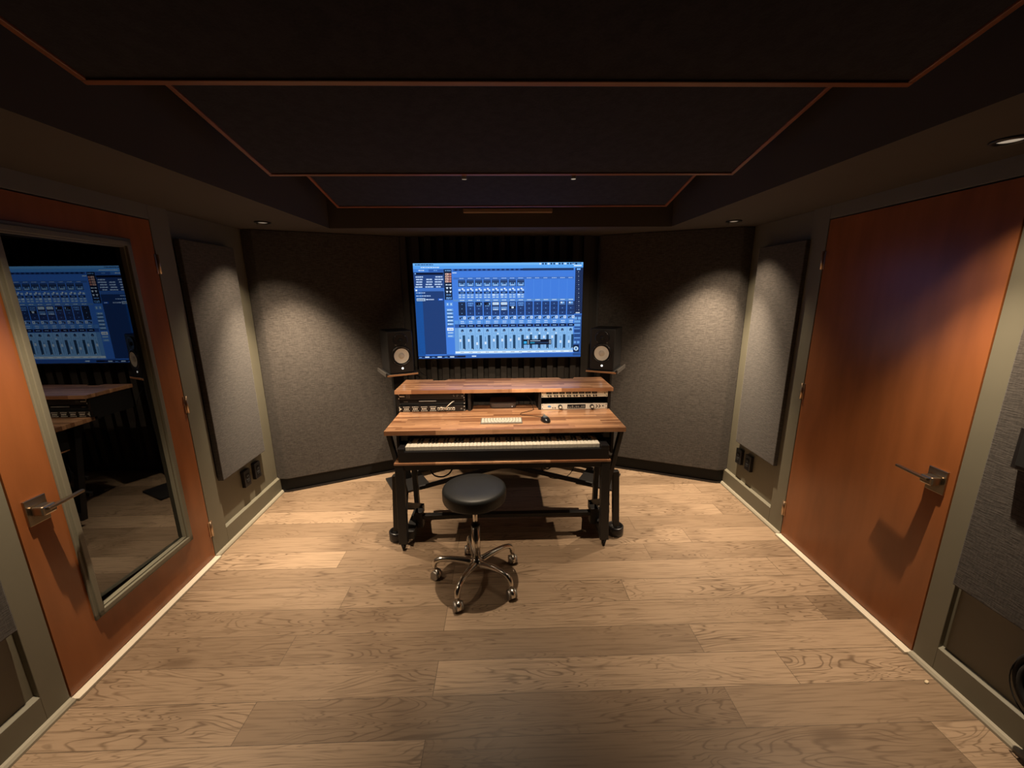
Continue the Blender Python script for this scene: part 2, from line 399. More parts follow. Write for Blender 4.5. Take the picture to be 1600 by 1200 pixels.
# ------------------------------------------------------------------ wall outlets
def outlet(s, a, z, label):
    t = thing('wall_outlet', label, 'outlet', wpt(s, a, -0.0198, z), ROT[s], group='black outlet boxes under the fabric panels')
    MB().box(0, 0.026, -0.036, 0.036, -0.062, 0.062, 0.003).build('cover_plate', M_blackg, t)
    mb = MB()
    for dz in (-0.02, 0.02): mb.box(0.024, 0.029, -0.016, 0.016, dz-0.014, dz+0.014, 0.004)
    mb.build('socket_insert', M_blackm, t)
outlet(1, 2.735, 0.340, 'black outlet below left fabric panel, the one nearer the glazed door')
outlet(1, 2.870, 0.340, 'black outlet below left fabric panel, the one nearer the front corner')
outlet(-1, 2.840, 0.330, 'black outlet below right fabric panel, the one nearer the solid door')
outlet(-1, 2.968, 0.330, 'black outlet below right fabric panel, the one nearer the front corner')

# ------------------------------------------------------------------ doors
def door(s):
    d = WALL_D[s]; am = (d['hinge']+d['latch'])/2; W = 0.914
    loc = wpt(s, am, 0, DOOR_Z0)
    root = bpy.data.objects.new('door_1' if s == 1 else 'door_2', None); COL.objects.link(root)
    root.location = loc; root.rotation_euler = (0, 0, ROT[s])
    struct(root, 'orange brown wooden door with a tall glass window and grey window moulding' if s == 1 else 'plain solid orange brown wooden door with lever handle')
    H = DOOR_H
    y = lambda a: s*(a-am)
    mb = MB()
    if s == 1:
        wa0, wa1, wz0, wz1 = 1.565, 2.118, 0.265-DOOR_Z0, 1.885-DOOR_Z0
        ya, yb = sorted((y(wa0), y(wa1)))
        mb.box(-0.045, 0.0, -W/2, ya, 0, H); mb.box(-0.045, 0.0, yb, W/2, 0, H)
        mb.box(-0.045, 0.0, ya, yb, 0, wz0); mb.box(-0.045, 0.0, ya, yb, wz1, H)
    else:
        mb.box(-0.045, 0.0, -W/2, W/2, 0, H, 0.0015)
    mb.build('door_slab', M_door, root)
    if s == 1:
        def ring(mb, o, i, n0, n1):   # o = outward growth, i = inward growth of the opening
            mb.box(n0, n1, ya-o, ya+i, wz0-o, wz1+o, 0.002); mb.box(n0, n1, yb-i, yb+o, wz0-o, wz1+o, 0.002)
            mb.box(n0, n1, ya-o, yb+o, wz0-o, wz0+i, 0.002); mb.box(n0, n1, ya-o, yb+o, wz1-i, wz1+o, 0.002)
        yc = (ya+yb)/2
        fr = MB(); ring(fr, 0.025, 0.0, 0.0002, 0.010); ring(fr, 0.012, 0.010, 0.0002, 0.018); ring(fr, 0.0, 0.018, -0.018, 0.006)
        fr.build('window_moulding', M_wall, root)
        MB().box(-0.0025, 0.0025, ya-yc, yb-yc, wz0, wz1).build('glass_pane', M_glass, root, (-0.027, yc, 0), -0.041)
        MB().box(-0.002, 0.002, ya-yc, yb-yc, wz0, wz1).build('glass_pane', M_glass, root, (-0.036, yc, 0), -0.041)
    # lever handle
    ha = d['latch']+0.068 if s == 1 else d['latch']+0.062
    hz = 0.835-DOOR_Z0
    hy = y(ha); dirn = s   # lever points to the hinge side
    h = MB().box(0.0, 0.010, hy-0.038, hy+0.038, hz-0.052, hz+0.052, 0.002).build('door_handle', M_nickel, root)
    MB().box(0.0095, 0.056, hy-0.026, hy+0.026, hz-0.016, hz+0.022, 0.007).build('neck', M_nickel, h)
    mb = MB()
    lp = [(0.046, -0.013), (0.068, -0.013), (0.066, 0.05), (0.060, 0.135), (0.046, 0.137), (0.048, 0.05)]
    poly = [(n, hy+dirn*v) for n, v in lp]
    mb.prism(poly, hz+0.005, hz+0.016, 0.001)
    mb.build('lever', M_nickel, h)
    # hinges
    for zz in (0.205, 1.015, 1.80):
        yh = y(d['hinge']+0.006)
        mb = MB().cyl((0.006, yh, zz-0.05-DOOR_Z0), (0.006, yh, zz+0.05-DOOR_Z0), 0.006, n=12)
        mb.box(-0.002, 0.003, yh-0.016, yh+0.016, zz-0.05-DOOR_Z0, zz+0.05-DOOR_Z0, 0.0005)
        mb.build('hinge', M_hinge, root)
    return root
door(1); door(-1)

# ------------------------------------------------------------------ ceiling clouds
def cloud(yf, zf, label, L=0.86):
    """fabric ceiling panel, low far edge at (yf, zf), rising towards the camera"""
    sl = math.atan(0.215)
    root = thing('ceiling_cloud', label, 'ceiling panel', (0.025, yf, zf), 0, 'sloped ceiling clouds')
    root.rotation_euler = (-sl, 0, 0)
    hw = 1.125
    MB().box(-hw+0.018, hw-0.018, -L+0.018, -0.018, 0.006, 0.045).build('fabric_face', M_cloud, root)
    MB().box(-hw, hw, -0.018, 0, 0, 0.07, 0.002).build('edge_trim', M_trimwood, root)
    MB().box(-hw, hw, -L, -L+0.018, 0, 0.07, 0.002).build('edge_trim', M_trimwood, root)
    MB().box(-hw, -hw+0.018, -L+0.018, -0.018, 0, 0.07, 0.002).build('edge_trim', M_trimwood, root)
    MB().box(hw-0.018, hw, -L+0.018, -0.018, 0, 0.07, 0.002).build('edge_trim', M_trimwood, root)
    for cx in (-0.9, 0.9):
        for cy in (-L+0.12, -0.12):
            zt = 2.56-zf
            # hanging wire, vertical in the world
            a = Vector((cx, cy, 0.045)); v = Matrix.Rotation(sl, 4, 'X') @ Vector((0, 0, 1))
            top = (2.56-(zf+ (Matrix.Rotation(-sl, 4, 'X') @ a).z))
            MB().cyl(a, a+v*top, 0.002, n=6).build('hanging_wire', M_hinge, root)
cloud(1.255, 2.188, 'large sloped dark ceiling panel nearest the camera with reddish wood edging')
cloud(2.130, 2.188, L=0.80, label= 'middle sloped dark ceiling panel with reddish wood edging')
cloud(2.945, 2.200, L=0.80, label= 'farthest sloped dark ceiling panel above the screen with reddish wood edging')
tag(MB().box(-0.265, 0.38, 3.100, 3.1395, 2.198, 2.224, 0.002).build('wooden_batten', mat('brown_batten', (0.30, 0.20, 0.12), 0.5, noise=0.1)), 'short brown wooden batten on the soffit edge over the screen', 'batten')

# ------------------------------------------------------------------ lamps
def add_spot(name, parent, watts, deg, blend, radius, col=WARM, rot=(0, 0, 0), loc=(0, 0, 0)):
    l = bpy.data.lights.new(name, 'SPOT'); l.energy = watts; l.spot_size = math.radians(deg); l.spot_blend = blend
    l.shadow_soft_size = radius; l.color = col
    o = bpy.data.objects.new(name, l); COL.objects.link(o); o.parent = parent; o.location = loc; o.rotation_euler = rot
    return o
for x, y, wt, deg, lab in SIDE_LAMPS:
    t = thing('recessed_light', lab, 'light', (x, y, 2.10))
    MB().lathe([(0.034, -0.001), (0.048, -0.001), (0.050, -0.004), (0.046, -0.007), (0.036, -0.008), (0.034, -0.001)], 40).build('trim_ring', M_ring, t)
    MB().lathe([(0, -0.002), (0.030, -0.0025), (0.034, -0.001), (0, -0.0005)], 32).build('lens', M_lens, t)
    lean = 0.09
    add_spot('lamp_beam', t, wt, deg, 1.0, 0.012, rot=(lean, math.copysign(lean, x), 0), loc=(0, 0, -0.02))
    add_spot('lamp_spill', t, 58 if y > 2 else 26, 97, 1.0, 0.012, loc=(0, 0, -0.021))   # wide weak spill of the reflector
for x, y, z, wt, deg, tilt, lab in GAP_LAMPS:
    t = thing('ceiling_spotlight', lab, 'light', (x, y, z))
    MB().cyl((0, 0, 0.06), (0, 0, 2.56-z), 0.006, n=12).build('stem', M_ring, t)
    Mh = Matrix.Rotation(tilt, 4, 'X')
    MB()._merge(MB().cyl((0, 0, 0.0), (0, 0, 0.065), 0.013, 0.011).bm, Mh).build('lamp_head', M_ring, t)
    MB().lathe([(0, -0.0015), (0.010, -0.0015), (0.012, -0.0003), (0, -0.0003)], 24, Mh).build('lens', M_lens, t)
    add_spot('lamp_beam', t, wt, deg, 0.7, 0.01, rot=(tilt, 0, 0), loc=Mh @ Vector((0, 0, -0.012)))

# ------------------------------------------------------------------ television
TVW, TVY = 1.385, 3.40
tv = thing('television', 'large wall screen showing a blue audio mixer window above the desk', 'television', (-0.018, TVY, 1.4785))
TVH = TVW*9/16
MB().box(-TVW/2-0.006, TVW/2+0.006, 0.0005, 0.045, -TVH/2-0.008, TVH/2+0.006, 0.003).build('housing', M_blackg, tv)
MB().box(-0.30, 0.30, 0.045, 0.180, -0.22, 0.22, 0.004).build('wall_bracket', M_black, tv)
quads = []
def crop2uv(x, y):
    v = (y-62)/846.0; l = 30+55*v; r = 1555-30*v
    return (x-l)/(r-l), v
def q(x0, y0, x1, y1, col, layer=1):
    u0, v0 = crop2uv(x0, (y0+y1)/2); u1, v1 = crop2uv(x1, (y0+y1)/2)
    v0, v1 = (y0-62)/846.0, (y1-62)/846.0
    cl = lambda t: max(0.0, min(1.0, t))
    quads.append((cl(u0), cl(v0), cl(u1), cl(v1), col, layer))
def dashes(x0, x1, y, h, col, layer, wmin=5, wmax=22, gap=4):
    x = x0
    while x < x1-wmin:
        wdt = min(random.uniform(wmin, wmax), x1-x)
        q(x, y, x+wdt, y+h, col, layer); x += wdt+gap
BG, DK, DK2, NAVY, LT, WH, MID, PALE = (66, 125, 222), (30, 52, 92), (22, 38, 66), (34, 62, 118), (120, 180, 250), (215, 235, 255), (74, 120, 190), (104, 160, 226)
q(0, 62, 1600, 908, BG, 0)
q(0, 62, 1600, 84, (110, 180, 245)); dashes(50, 215, 70, 9, (20, 50, 110), 2); q(0, 84, 1600, 110, (86, 160, 240)); dashes(100, 270, 94, 7, WH, 2)
for i in range(14): q(1160+i*25, 66, 1174+i*25, 80, (12, 40, 90) if i % 3 else WH, 2)
dashes(1440, 1545, 66, 8, (20, 50, 110), 3, 8, 24)
q(1470, 86, 1540, 96, WH, 2)
# left browser column
q(30, 112, 305, 135, (50, 95, 175)); q(30, 112, 170, 135, (70, 130, 215), 2); dashes(80, 130, 119, 7, WH, 3); dashes(215, 255, 120, 6, LT, 3)
q(30, 138, 305, 275, (40, 70, 130)); q(42, 142, 300, 160, (14, 24, 50), 2); q(46, 145, 58, 155, LT, 3)
for r in range(5):
    yy = 173+r*21.5
    for c in range(3):
        if r == 0 and c == 1: continue
        cx = 88+c*90+(c == 2)*-6
        wd = random.uniform(50, 78); dashes(cx-wd/2, cx+wd/2, yy, 10, (190, 215, 250), 2, 12, 34, 3)
q(30, 280, 305, 302, (62, 110, 190)); q(54, 286, 70, 300, WH, 2)
q(30, 302, 320, 870, (32, 62, 118)); q(30, 302, 130, 880, (28, 84, 160), 1)
dashes(60, 145, 311, 8, (170, 200, 245), 2); dashes(60, 188, 338, 8, (170, 200, 245), 2)
q(65, 362, 142, 386, (170, 195, 225), 2); dashes(72, 130, 372, 7, (40, 60, 100), 3); dashes(148, 218, 369, 9, (200, 220, 250), 2); q(256, 365, 300, 383, (30, 90, 200), 2); dashes(266, 292, 371, 6, WH, 3)
# narrow control strip
q(308, 112, 378, 378, DK2); dashes(316, 370, 122, 7, LT, 2)
for i in range(4):
    q(318, 148+i*21, 348, 163+i*21, (235, 190, 175), 2); q(352, 148+i*21, 372, 163+i*21, (190, 130, 120), 2)
    dashes(322, 345, 154+i*21, 5, (60, 30, 50), 3)
dashes(322, 372, 243, 8, WH, 2)
for r in (268, 300):
    for c in (326, 356): q(c, r, c+18, r+8, WH, 2); q(c+5, r+8, c+13, r+16, WH, 2)
dashes(328, 376, 331, 6, LT, 2); dashes(328, 376, 355, 6, LT, 2); dashes(328, 376, 365, 6, LT, 2)
q(326, 402, 352, 432, PALE); q(358, 402, 384, 432, PALE); q(336, 410, 343, 424, WH, 2); q(367, 410, 374, 424, WH, 2)
for i, yy in enumerate((456, 487, 519, 551, 583)):
    q(330+i*1.5, yy, 388+i*1.5, yy+23, PALE); q(331+i*1.5, yy+23, 388+i*1.5, yy+30, DK, 1); dashes(338+i*1.5, 382+i*1.5, yy+8, 7, (230, 245, 255), 2)
q(336, 628, 392, 654, (235, 244, 252)); dashes(346, 384, 638, 7, (110, 150, 210), 2)
q(338, 662, 394, 684, PALE); q(340, 692, 396, 715, PALE); dashes(346, 390, 670, 6, WH, 2); dashes(346, 390, 700, 6, WH, 2)
# top bar of the mixer
q(385, 112, 1468, 130, (46, 88, 160)); 
for i in range(15): q(400+i*42, 114, 424+i*42, 127, (20, 44, 96), 2)
q(1012, 110, 1468, 130, (30, 54, 100), 2); q(380, 142, 418, 148, WH, 2)
q(385, 148, 1468, 184, (66, 125, 222)); q(390, 184, 1468, 202, (60, 108, 190))
X0, DX = 432, 75.2
def cx(i, y): return X0+i*DX*(1-0.012*(y-200)/600)+(y-200)*0.016
for i in range(14):
    dashes(cx(i, 190)+12, cx(i, 190)+54, 191, 5, (180, 210, 250), 2, 8, 14, 3)
    q(cx(i, 290)-2, 204, cx(i, 290)+0, 372, (84, 146, 235), 2)
for i in range(8):
    a = cx(i, 240)
    q(a, 206, a+65, 264, DK); q(a+6, 232, a+60, 260, (104, 158, 222), 2); q(a+3, 211, a+62, 221, (50, 84, 140), 2)
    q(a+22, 232, a+30, 248, DK, 3); q(a+34, 230, a+48, 246, (40, 66, 110), 3); q(a+16, 250, a+50, 254, WH, 3)
    a = cx(i, 290)
    q(a+2, 284, a+22, 300, (190, 220, 250), 2); q(a+32, 278, a+46, 292, (225, 240, 255), 2); q(a+44, 288, a+60, 304, (180, 214, 250), 2); q(a+26, 290, a+34, 302, DK, 2)
    q(a+3, 308, a+64, 326, DK); dashes(a+20, a+50, 315, 5, LT, 2, 6, 14, 2)
    a = cx(i, 340)
    for r in (330, 350):
        q(a+2, r, a+29, r+16, (190, 218, 248) if (i in (4, 5) and r == 330) or (i == 7 and r == 330) else (128, 172, 226)); q(a+34, r, a+62, r+16, (128, 172, 226))
        q(a+8, r+6, a+22, r+10, WH, 2); q(a+41, r+6, a+54, r+10, WH, 2)
q(390, 376, 1465, 394, (86, 138, 205))
for i in range(14):
    a = cx(i, 450)
    dashes(cx(i, 384)+14, cx(i, 384)+52, 381, 6, WH, 2, 7, 14, 3)
    q(a, 398, a+64, 520, DK2)
    for r in (401, 441, 481):
        q(a+4, r, a+60, r+36, NAVY if i else (26, 44, 76), 2); q(a+28, r+15, a+34, r+21, LT, 3)
    if i in (1, 6, 7): q(a+5, 403, a+59, 438, (60, 100, 168), 3); dashes(a+10, a+56, 409, 5, LT, 4); dashes(a+14, a+52, 429, 5, LT, 4)
    if i in (4, 5): q(a+5, 404, a+59, 426, (215, 235, 250), 3); dashes(a+12, a+54, 411, 6, (110, 160, 220), 4); q(a+5, 442, a+59, 474, (96, 140, 200), 3); dashes(a+10, a+54, 464, 7, WH, 4)
    if i in (2, 3): q(a+8, 404, a+58, 430, (12, 22, 44), 3); dashes(a+12, a+56, 432, 5, LT, 4); q(a+46, 408, a+56, 426, LT, 4)
    if i == 6: q(a+6, 441, a+58, 462, (10, 20, 44), 3); q(a+24, 442, a+44, 458, WH, 4)
    if i > 11: q(a+8, 401, a+56, 432, (70, 104, 160), 3); q(a+16, 404, a+30, 418, WH, 4); q(a+34, 404, a+48, 418, LT, 4)
    a = cx(i, 540)
    q(a, 524, a+66, 560, (90, 140, 210)); q(a+8, 536, a+20, 552, (24, 44, 84), 2); q(a+20, 532, a+36, 540, (16, 32, 70), 2); q(a+42, 528, a+64, 552, (210, 230, 250), 2); q(a+49, 534, a+57, 546, MID, 3)
q(400, 562, 1460, 596, (84, 146, 225))
for i in range(14):
    a = cx(i, 575)
    dashes(a+18, a+52, 569, 6, WH, 2, 6, 14, 3); dashes(a+18, a+52, 585, 5, WH, 2, 6, 14, 3); q(a-3, 562, a-1, 596, (40, 80, 150), 2)
q(404, 596, 1460, 628, (50, 92, 168))
for i in range(14):
    a = cx(i, 612)
    q(a+3, 600, a+66, 624, (14, 28, 60), 2); dashes(a+18, a+52, 609, 6, (140, 190, 250), 3, 8, 16, 2)
q(404, 630, 1458, 845, (132, 184, 236))
q(404, 630, 440, 845, (104, 158, 222), 2)
faders = (745, 745, 775, 770, 745, 745, 745, 735, 720, 720, 720, 720, 765, 765)
for i in range(14):
    a = cx(i, 740)
    q(a-5, 632, a-3, 832, (70, 116, 180), 2)
    # knob, drawn as stacked strips of a disc
    for k in range(-5, 6):
        hw_ = 12*math.sqrt(max(0, 1-(k/5.5)**2)); q(a+30-hw_, 656+k*2.4-1.2, a+30+hw_, 656+k*2.4+1.2, (28, 60, 104), 3)
    q(a+28, 658, a+32, 668, (190, 215, 240), 4)
    for c in (6, 24, 42): q(a+c, 680, a+c+12, 690, (116, 166, 220) if c < 42 or i not in (4, 8, 9, 10, 11) else WH, 3)
    q(a+12, 712, a+15, 822, (40, 76, 130), 3)
    for k in range(11): q(a+4, 716+k*9, a+10, 718+k*9, (60, 104, 166), 3)
    fy = faders[i]; q(a+5, fy-11, a+22, fy+11, (225, 240, 255), 4); q(a+5, fy-1, a+22, fy+1, MID, 5)
    q(a+34, 698, a+57, 828, (26, 58, 92), 3); q(a+45, 700, a+47, 826, (50, 92, 130), 4)
    for k in range(9): q(a+36, 706+k*13, a+55, 708+k*13, (44, 84, 126), 4)
    q(a+40, 822, a+48, 828, WH, 4)
q(410, 845, 1456, 864, (220, 238, 250), 2)
for i in range(14): dashes(cx(i, 850)+14, cx(i, 850)+46, 852, 5, (90, 120, 170), 3, 6, 12, 3)
q(404, 866, 1000, 872, (110, 170, 240), 2); q(330, 872, 1530, 880, (50, 96, 180), 2)
# right meter column
q(1478, 105, 1546, 512, (30, 46, 84)); 
for k in range(20): q(1492, 140+k*18.5, 1497, 146+k*18.5, (70, 90, 130), 2); q(1510, 142+k*18.5, 1515, 148+k*18.5, (190, 210, 245) if k % 2 == 0 else (90, 110, 150), 2)
q(1496, 114, 1530, 128, LT, 2); q(1484, 500, 1520, 508, WH, 3)
q(1470, 520, 1534, 870, (46, 84, 150)); q(1470, 542, 1496, 566, PALE, 2); q(1504, 542, 1530, 566, PALE, 2)
q(1470, 572, 1526, 594, PALE, 2); q(1470, 604, 1524, 626, PALE, 2)
for k in range(7): q(1468, 644+k*14, 1522, 653+k*14, (96, 150, 220) if k % 3 == 0 else (34, 66, 124), 2)
q(1464, 762, 1486, 784, PALE, 2); q(1494, 762, 1516, 784, PALE, 2)
q(1460, 796, 1510, 862, (14, 30, 60), 2)
for k in range(-6, 7):
    hw_ = 20*math.sqrt(max(0, 1-(k/6.5)**2)); q(1485-hw_, 831+k*3-1.5, 1485+hw_, 831+k*3+1.5, (190, 220, 245), 3)
for k in range(-3, 4): q(1485-8, 831+k*3-1.5, 1485+8, 831+k*3+1.5, (60, 110, 170), 4)
# floating volume window
q(1012, 742, 1264, 790, (8, 14, 34), 5); q(1018, 758, 1044, 782, (50, 170, 235), 5.5); q(1050, 752, 1064, 756, WH, 5.5); q(1050, 764, 1064, 768, WH, 5.5); q(1050, 776, 1064, 780, WH, 5.5)
q(1075, 752, 1165, 758, (170, 200, 235), 5.5); q(1075, 768, 1115, 778, (30, 150, 200), 5.5); q(1115, 768, 1240, 778, (34, 60, 100), 5.5)
q(1244, 752, 1260, 756, WH, 5.5); q(1244, 764, 1260, 768, WH, 5.5); q(1244, 776, 1260, 780, WH, 5.5)
# bottom status line
q(80, 880, 1530, 908, (46, 96, 176)); q(84, 884, 500, 902, (22, 44, 90), 2)
for k in range(3): dashes(92+k*112, 120+k*112, 894, 6, LT, 3, 6, 12, 2); q(142+k*110, 890, 180+k*110, 900, (210, 230, 250), 3)
q(430, 886, 500, 898, (12, 22, 44), 3); q(556, 886, 594, 896, WH, 3); q(1456, 872, 1524, 896, (40, 76, 136), 3)
def build_display():
    me = bpy.data.meshes.new('display'); vs_, fs, cs = [], [], []
    for u0, v0, u1, v1, c, ly in quads:
        yy = -0.0003-ly*0.00018; b = len(vs_)
        for uu, vv in ((u0, v1), (u1, v1), (u1, v0), (u0, v0)): vs_.append(((uu-0.5)*TVW, yy, (0.5-vv)*TVH))
        fs.append((b, b+1, b+2, b+3)); cs.append(srgb(*c))
    me.from_pydata(vs_, [], fs)
    at = me.color_attributes.new('screen_colour', 'FLOAT_COLOR', 'CORNER')
    for i, c in enumerate(cs):
        for k in range(4): at.data[i*4+k].color = c
    m = bpy.data.materials.new('lit_screen'); m.use_nodes = True; nt = m.node_tree; B = nt.nodes['Principled BSDF']
    a = nt.nodes.new('ShaderNodeAttribute'); a.attribute_name = 'screen_colour'
    B.inputs['Base Color'].default_value = (0.01, 0.01, 0.012, 1); B.inputs['Roughness'].default_value = 0.12
    nt.links.new(a.outputs['Color'], B.inputs['Emission Color']); B.inputs['Emission Strength'].default_value = 1.0
    me.materials.append(m)
    o = bpy.data.objects.new('display', me); COL.objects.link(o); o.parent = tv
build_display()

# ------------------------------------------------------------------ desk
DZ = 0.79
DCX = 0.017
desk = thing('studio_desk', 'butcher block studio desk with upper shelf, rack bays and black steel frame', 'desk', (DCX, 2.6, 0))
dx = lambda x: x-DCX
dy = lambda y: y-2.6
# desktop with centre tab
poly = [(-0.768, 2.41), (0.768, 2.41), (0.768, 2.85), (0.250, 2.85), (0.235, 2.95), (0.205, 2.985), (-0.225, 2.985), (-0.243, 2.965), (-0.243, 2.85), (-0.768, 2.85)]
MB().prism([(x, dy(y)) for x, y in poly], DZ-0.030, DZ, 0.0015).build('desktop', M_desk, desk)
poly = [(-0.790, 2.80), (0.785, 2.80), (0.785, 3.17), (0.565, 3.17), (0.545, 3.125), (0.455, 3.125), (0.435, 3.17),
        (-0.445, 3.17), (-0.475, 3.125), (-0.570, 3.125), (-0.575, 3.17), (-0.790, 3.17)]
MB().prism([(x, dy(y)) for x, y in poly], 0.930, 0.957, 0.0015).build('monitor_shelf', M_desk, desk)
# rack bays
for nm, x0, x1 in (('rack_bay', -0.785, -0.250), ('rack_bay', 0.245, 0.775)):
    mb = MB()
    mb.box(x0, x0+0.020, dy(2.825), dy(3.15), DZ+0.0005, 0.9295); mb.box(x1-0.020, x1, dy(2.825), dy(3.15), DZ+0.0005, 0.9295)
    mb.box(x0+0.020, x1-0.020, dy(3.13), dy(3.15), DZ+0.0005, 0.9295); mb.box(x0, x1, dy(2.852), dy(3.15), DZ-0.018, DZ+0.0003)
    b = mb.build(nm, M_black, desk)
MB().box(-0.249, 0.244, dy(3.14), dy(3.15), DZ-0.02, 0.9295).build('back_panel', mat('satin_navy_black', (0.012, 0.014, 0.026), 0.25, noise=0.1), desk)
# frame
for s in (-1, 1):
    X = s*0.655
    MB().bar((s*0.654-0.02, dy(2.335), 0.05), (s*0.650-0.02, dy(2.365), 0.588), 0.055, 0.050, 0.003).build('leg', M_black, desk)      # front post
    MB().cyl((s*0.656-0.02, dy(2.325), 0.0), (s*0.655-0.02, dy(2.335), 0.052), 0.006, 0.022, n=12).build('foot', M_blackm, desk)
    MB().bar((s*0.745, dy(2.45), 0.07), (s*0.728, dy(2.46), 0.47), 0.042, 0.040, 0.003).build('leg', M_black, desk)          # outer post
    MB().lathe([(0, 0), (0.052, 0), (0.056, 0.006), (0.056, 0.060), (0.052, 0.064), (0.044, 0.064), (0.044, 0.050), (0, 0.050)], 28,
               Matrix.Translation((s*0.747, dy(2.46), 0))).build('floor_cup', M_blackg, desk)
    MB().bar((s*0.745, dy(2.44), 0.757), (s*0.672, dy(2.47), 0.32), 0.026, 0.040, 0.002).build('strut', M_black, desk)
    MB().bar((s*0.672, dy(2.47), 0.34), (s*0.728, dy(2.60), 0.07), 0.026, 0.036, 0.002).build('strut', M_black, desk)
    MB().bar((s*0.690, dy(2.78), 0.757), (s*0.655, dy(2.70), 0.05), 0.032, 0.045, 0.002).build('leg', M_black, desk)
    mb = MB().box(s*0.640-0.030, s*0.640+0.030, dy(2.36), dy(2.72), 0.055, 0.115, 0.003)
    mb.bar((s*0.655, dy(2.36), 0.30), (s*0.640, dy(2.70), 0.10), 0.030, 0.045, 0.002)
    mb.box(s*0.600-0.026, s*0.600+0.026, dy(2.47), dy(2.53), 0.07, 0.185, 0.002)
    mb.build('side_rail', M_black, desk)
    MB().bar((s*0.645, dy(2.42), 0.740), (s*0.645, dy(2.84), 0.740), 0.04, 0.036).build('side_rail', M_black, desk)
    MB().bar((s*0.655, dy(2.80), 0.20), (s*0.04, dy(2.86), 0.335), 0.026, 0.030, 0.002).build('brace', M_black, desk)
    MB().bar((s*0.660, dy(2.80), 0.33), (s*0.25, dy(2.84), 0.43), 0.020, 0.024, 0.002).build('brace', M_black, desk)
MB().bar((-0.64, dy(2.50), 0.142), (0.64, dy(2.50), 0.142), 0.04, 0.026, 0.002).build('crossbar', M_black, desk)
MB().box(-0.66, 0.66, dy(2.345), dy(2.385), 0.552, 0.588, 0.002).build('crossbar', M_black, desk)
MB().box(-0.64, 0.64, dy(2.84), dy(2.86), 0.60, 0.755).build('modesty_panel', M_black, desk)
# keyboard tray
mb = MB().box(-0.701, 0.659, dy(2.337), dy(2.70), 0.589, 0.602, 0.0015)
mb.build('keyboard_tray', M_desk, desk)
for s in (-1, 1): MB().box(s*0.694-0.008, s*0.694+0.008, dy(2.45), dy(2.70), 0.600, 0.7595).build('tray_bracket', M_black, desk)

# ------------------------------------------------------------------ digital piano
pn = thing('digital_piano', 'black digital piano with full white and black keys on the desk tray', 'keyboard', (0.006, 2.350, 0.6025))
mb = MB().box(-0.665, 0.660, 0.0, 0.30, 0.0, 0.072, 0.006)
mb.box(-0.665, -0.622, 0.0, 0.30, 0.066, 0.092, 0.004); mb.box(0.606, 0.660, 0.0, 0.30, 0.066, 0.092, 0.004)
mb.box(-0.622, 0.606, 0.165, 0.30, 0.066, 0.107, 0.004)
mb.build('case', M_blackg, pn)
KW = 1.222/52; x0 = -0.619
wk = None
for i in range(52):
    if wk is None:
        wk = MB().box(0.0006, KW-0.0006, 0.016, 0.164, 0.073, 0.099, 0.0015).build('white_key', M_white, pn, (x0, 0, 0)); o = wk
    else:
        o = wk.copy(); COL.objects.link(o); o.parent = pn
    o.location = (x0+i*KW, 0, 0)
bk = None
for i in range(51):
    if (i+5) % 7 in (2, 6): continue
    if bk is None:
        bk = MB().box(-0.0055, 0.0055, 0.066, 0.164, 0.0995, 0.111, 0.002).build('black_key', M_blackg, pn); o = bk
    else:
        o = bk.copy(); COL.objects.link(o); o.parent = pn
    o.location = (x0+(i+1)*KW, 0, 0)

# ------------------------------------------------------------------ rack gear
def rack(name, label, cat, x0, x1, z0, z1, m, y=2.822, depth=0.22):
    cxm = (x0+x1)/2
    t = thing(name, label, cat, (cxm, y, z0), 0)
    W, H = x1-x0, z1-z0
    MB().box(-W/2+0.022, W/2-0.022, 0.0045, depth, 0.002, H-0.002).build('chassis', M_black, t)
    MB().box(-W/2, W/2, 0, 0.004, 0.001, H-0.001, 0.0008).build('faceplate', m, t)
    for sx in (-1, 1):
        for zz in (0.009, H-0.009):
            MB().cyl((sx*(W/2-0.008), -0.0008, zz), (sx*(W/2-0.008), 0.0002, zz), 0.0035, n=10).build('rack_screw', M_blackm if m in (M_cream, M_silver) else M_silver, t)
    return t, W, H
RX0, RX1 = 0.283, 0.768; LX0, LX1 = -0.758, -0.272
t, W, H = rack('preamp_unit', 'cream rack unit with eight small display windows, upper in right bay', 'rack unit', RX0, RX1, 0.884, 0.9285, M_cream)
for i in range(8):
    x = -W/2+0.055+i*0.0475
    f = MB().box(x-0.019, x+0.019, -0.003, 0, 0.026, 0.039, 0.0008).build('meter_window', M_lcd, t)
    MB().box(x-0.012, x+0.012, -0.0034, -0.0031, 0.030, 0.035).build('readout', M_grey, f)
    for dxk in (-0.006, 0.012):
        MB().cyl((x+dxk, -0.010, 0.012), (x+dxk, 0, 0.012), 0.0055, n=14).build('knob', M_blackg, t)
MB().cyl((W/2-0.022, -0.003, 0.028), (W/2-0.022, 0, 0.028), 0.004, n=12).build('button', M_blackg, t)
t, W, H = rack('audio_interface', 'silver rack unit with two round knobs and blue badge, lower in right bay', 'rack unit', RX0, RX1, 0.7915, 0.836, M_silver)
MB().prism([(-0.014, 0), (-0.007, -0.007), (0.007, -0.007), (0.014, 0), (0.007, 0.007), (-0.007, 0.007)], 0, 0.0012,
           M=Matrix.Translation((-W/2+0.058, -0.0002, 0.024)) @ Matrix.Rotation(PI/2, 4, 'X')).build('badge', M_blue, t)
for x in (-0.159, -0.142): MB().cyl((x, -0.003, 0.014), (x, 0, 0.014), 0.004, n=12).build('button', M_blackg, t)
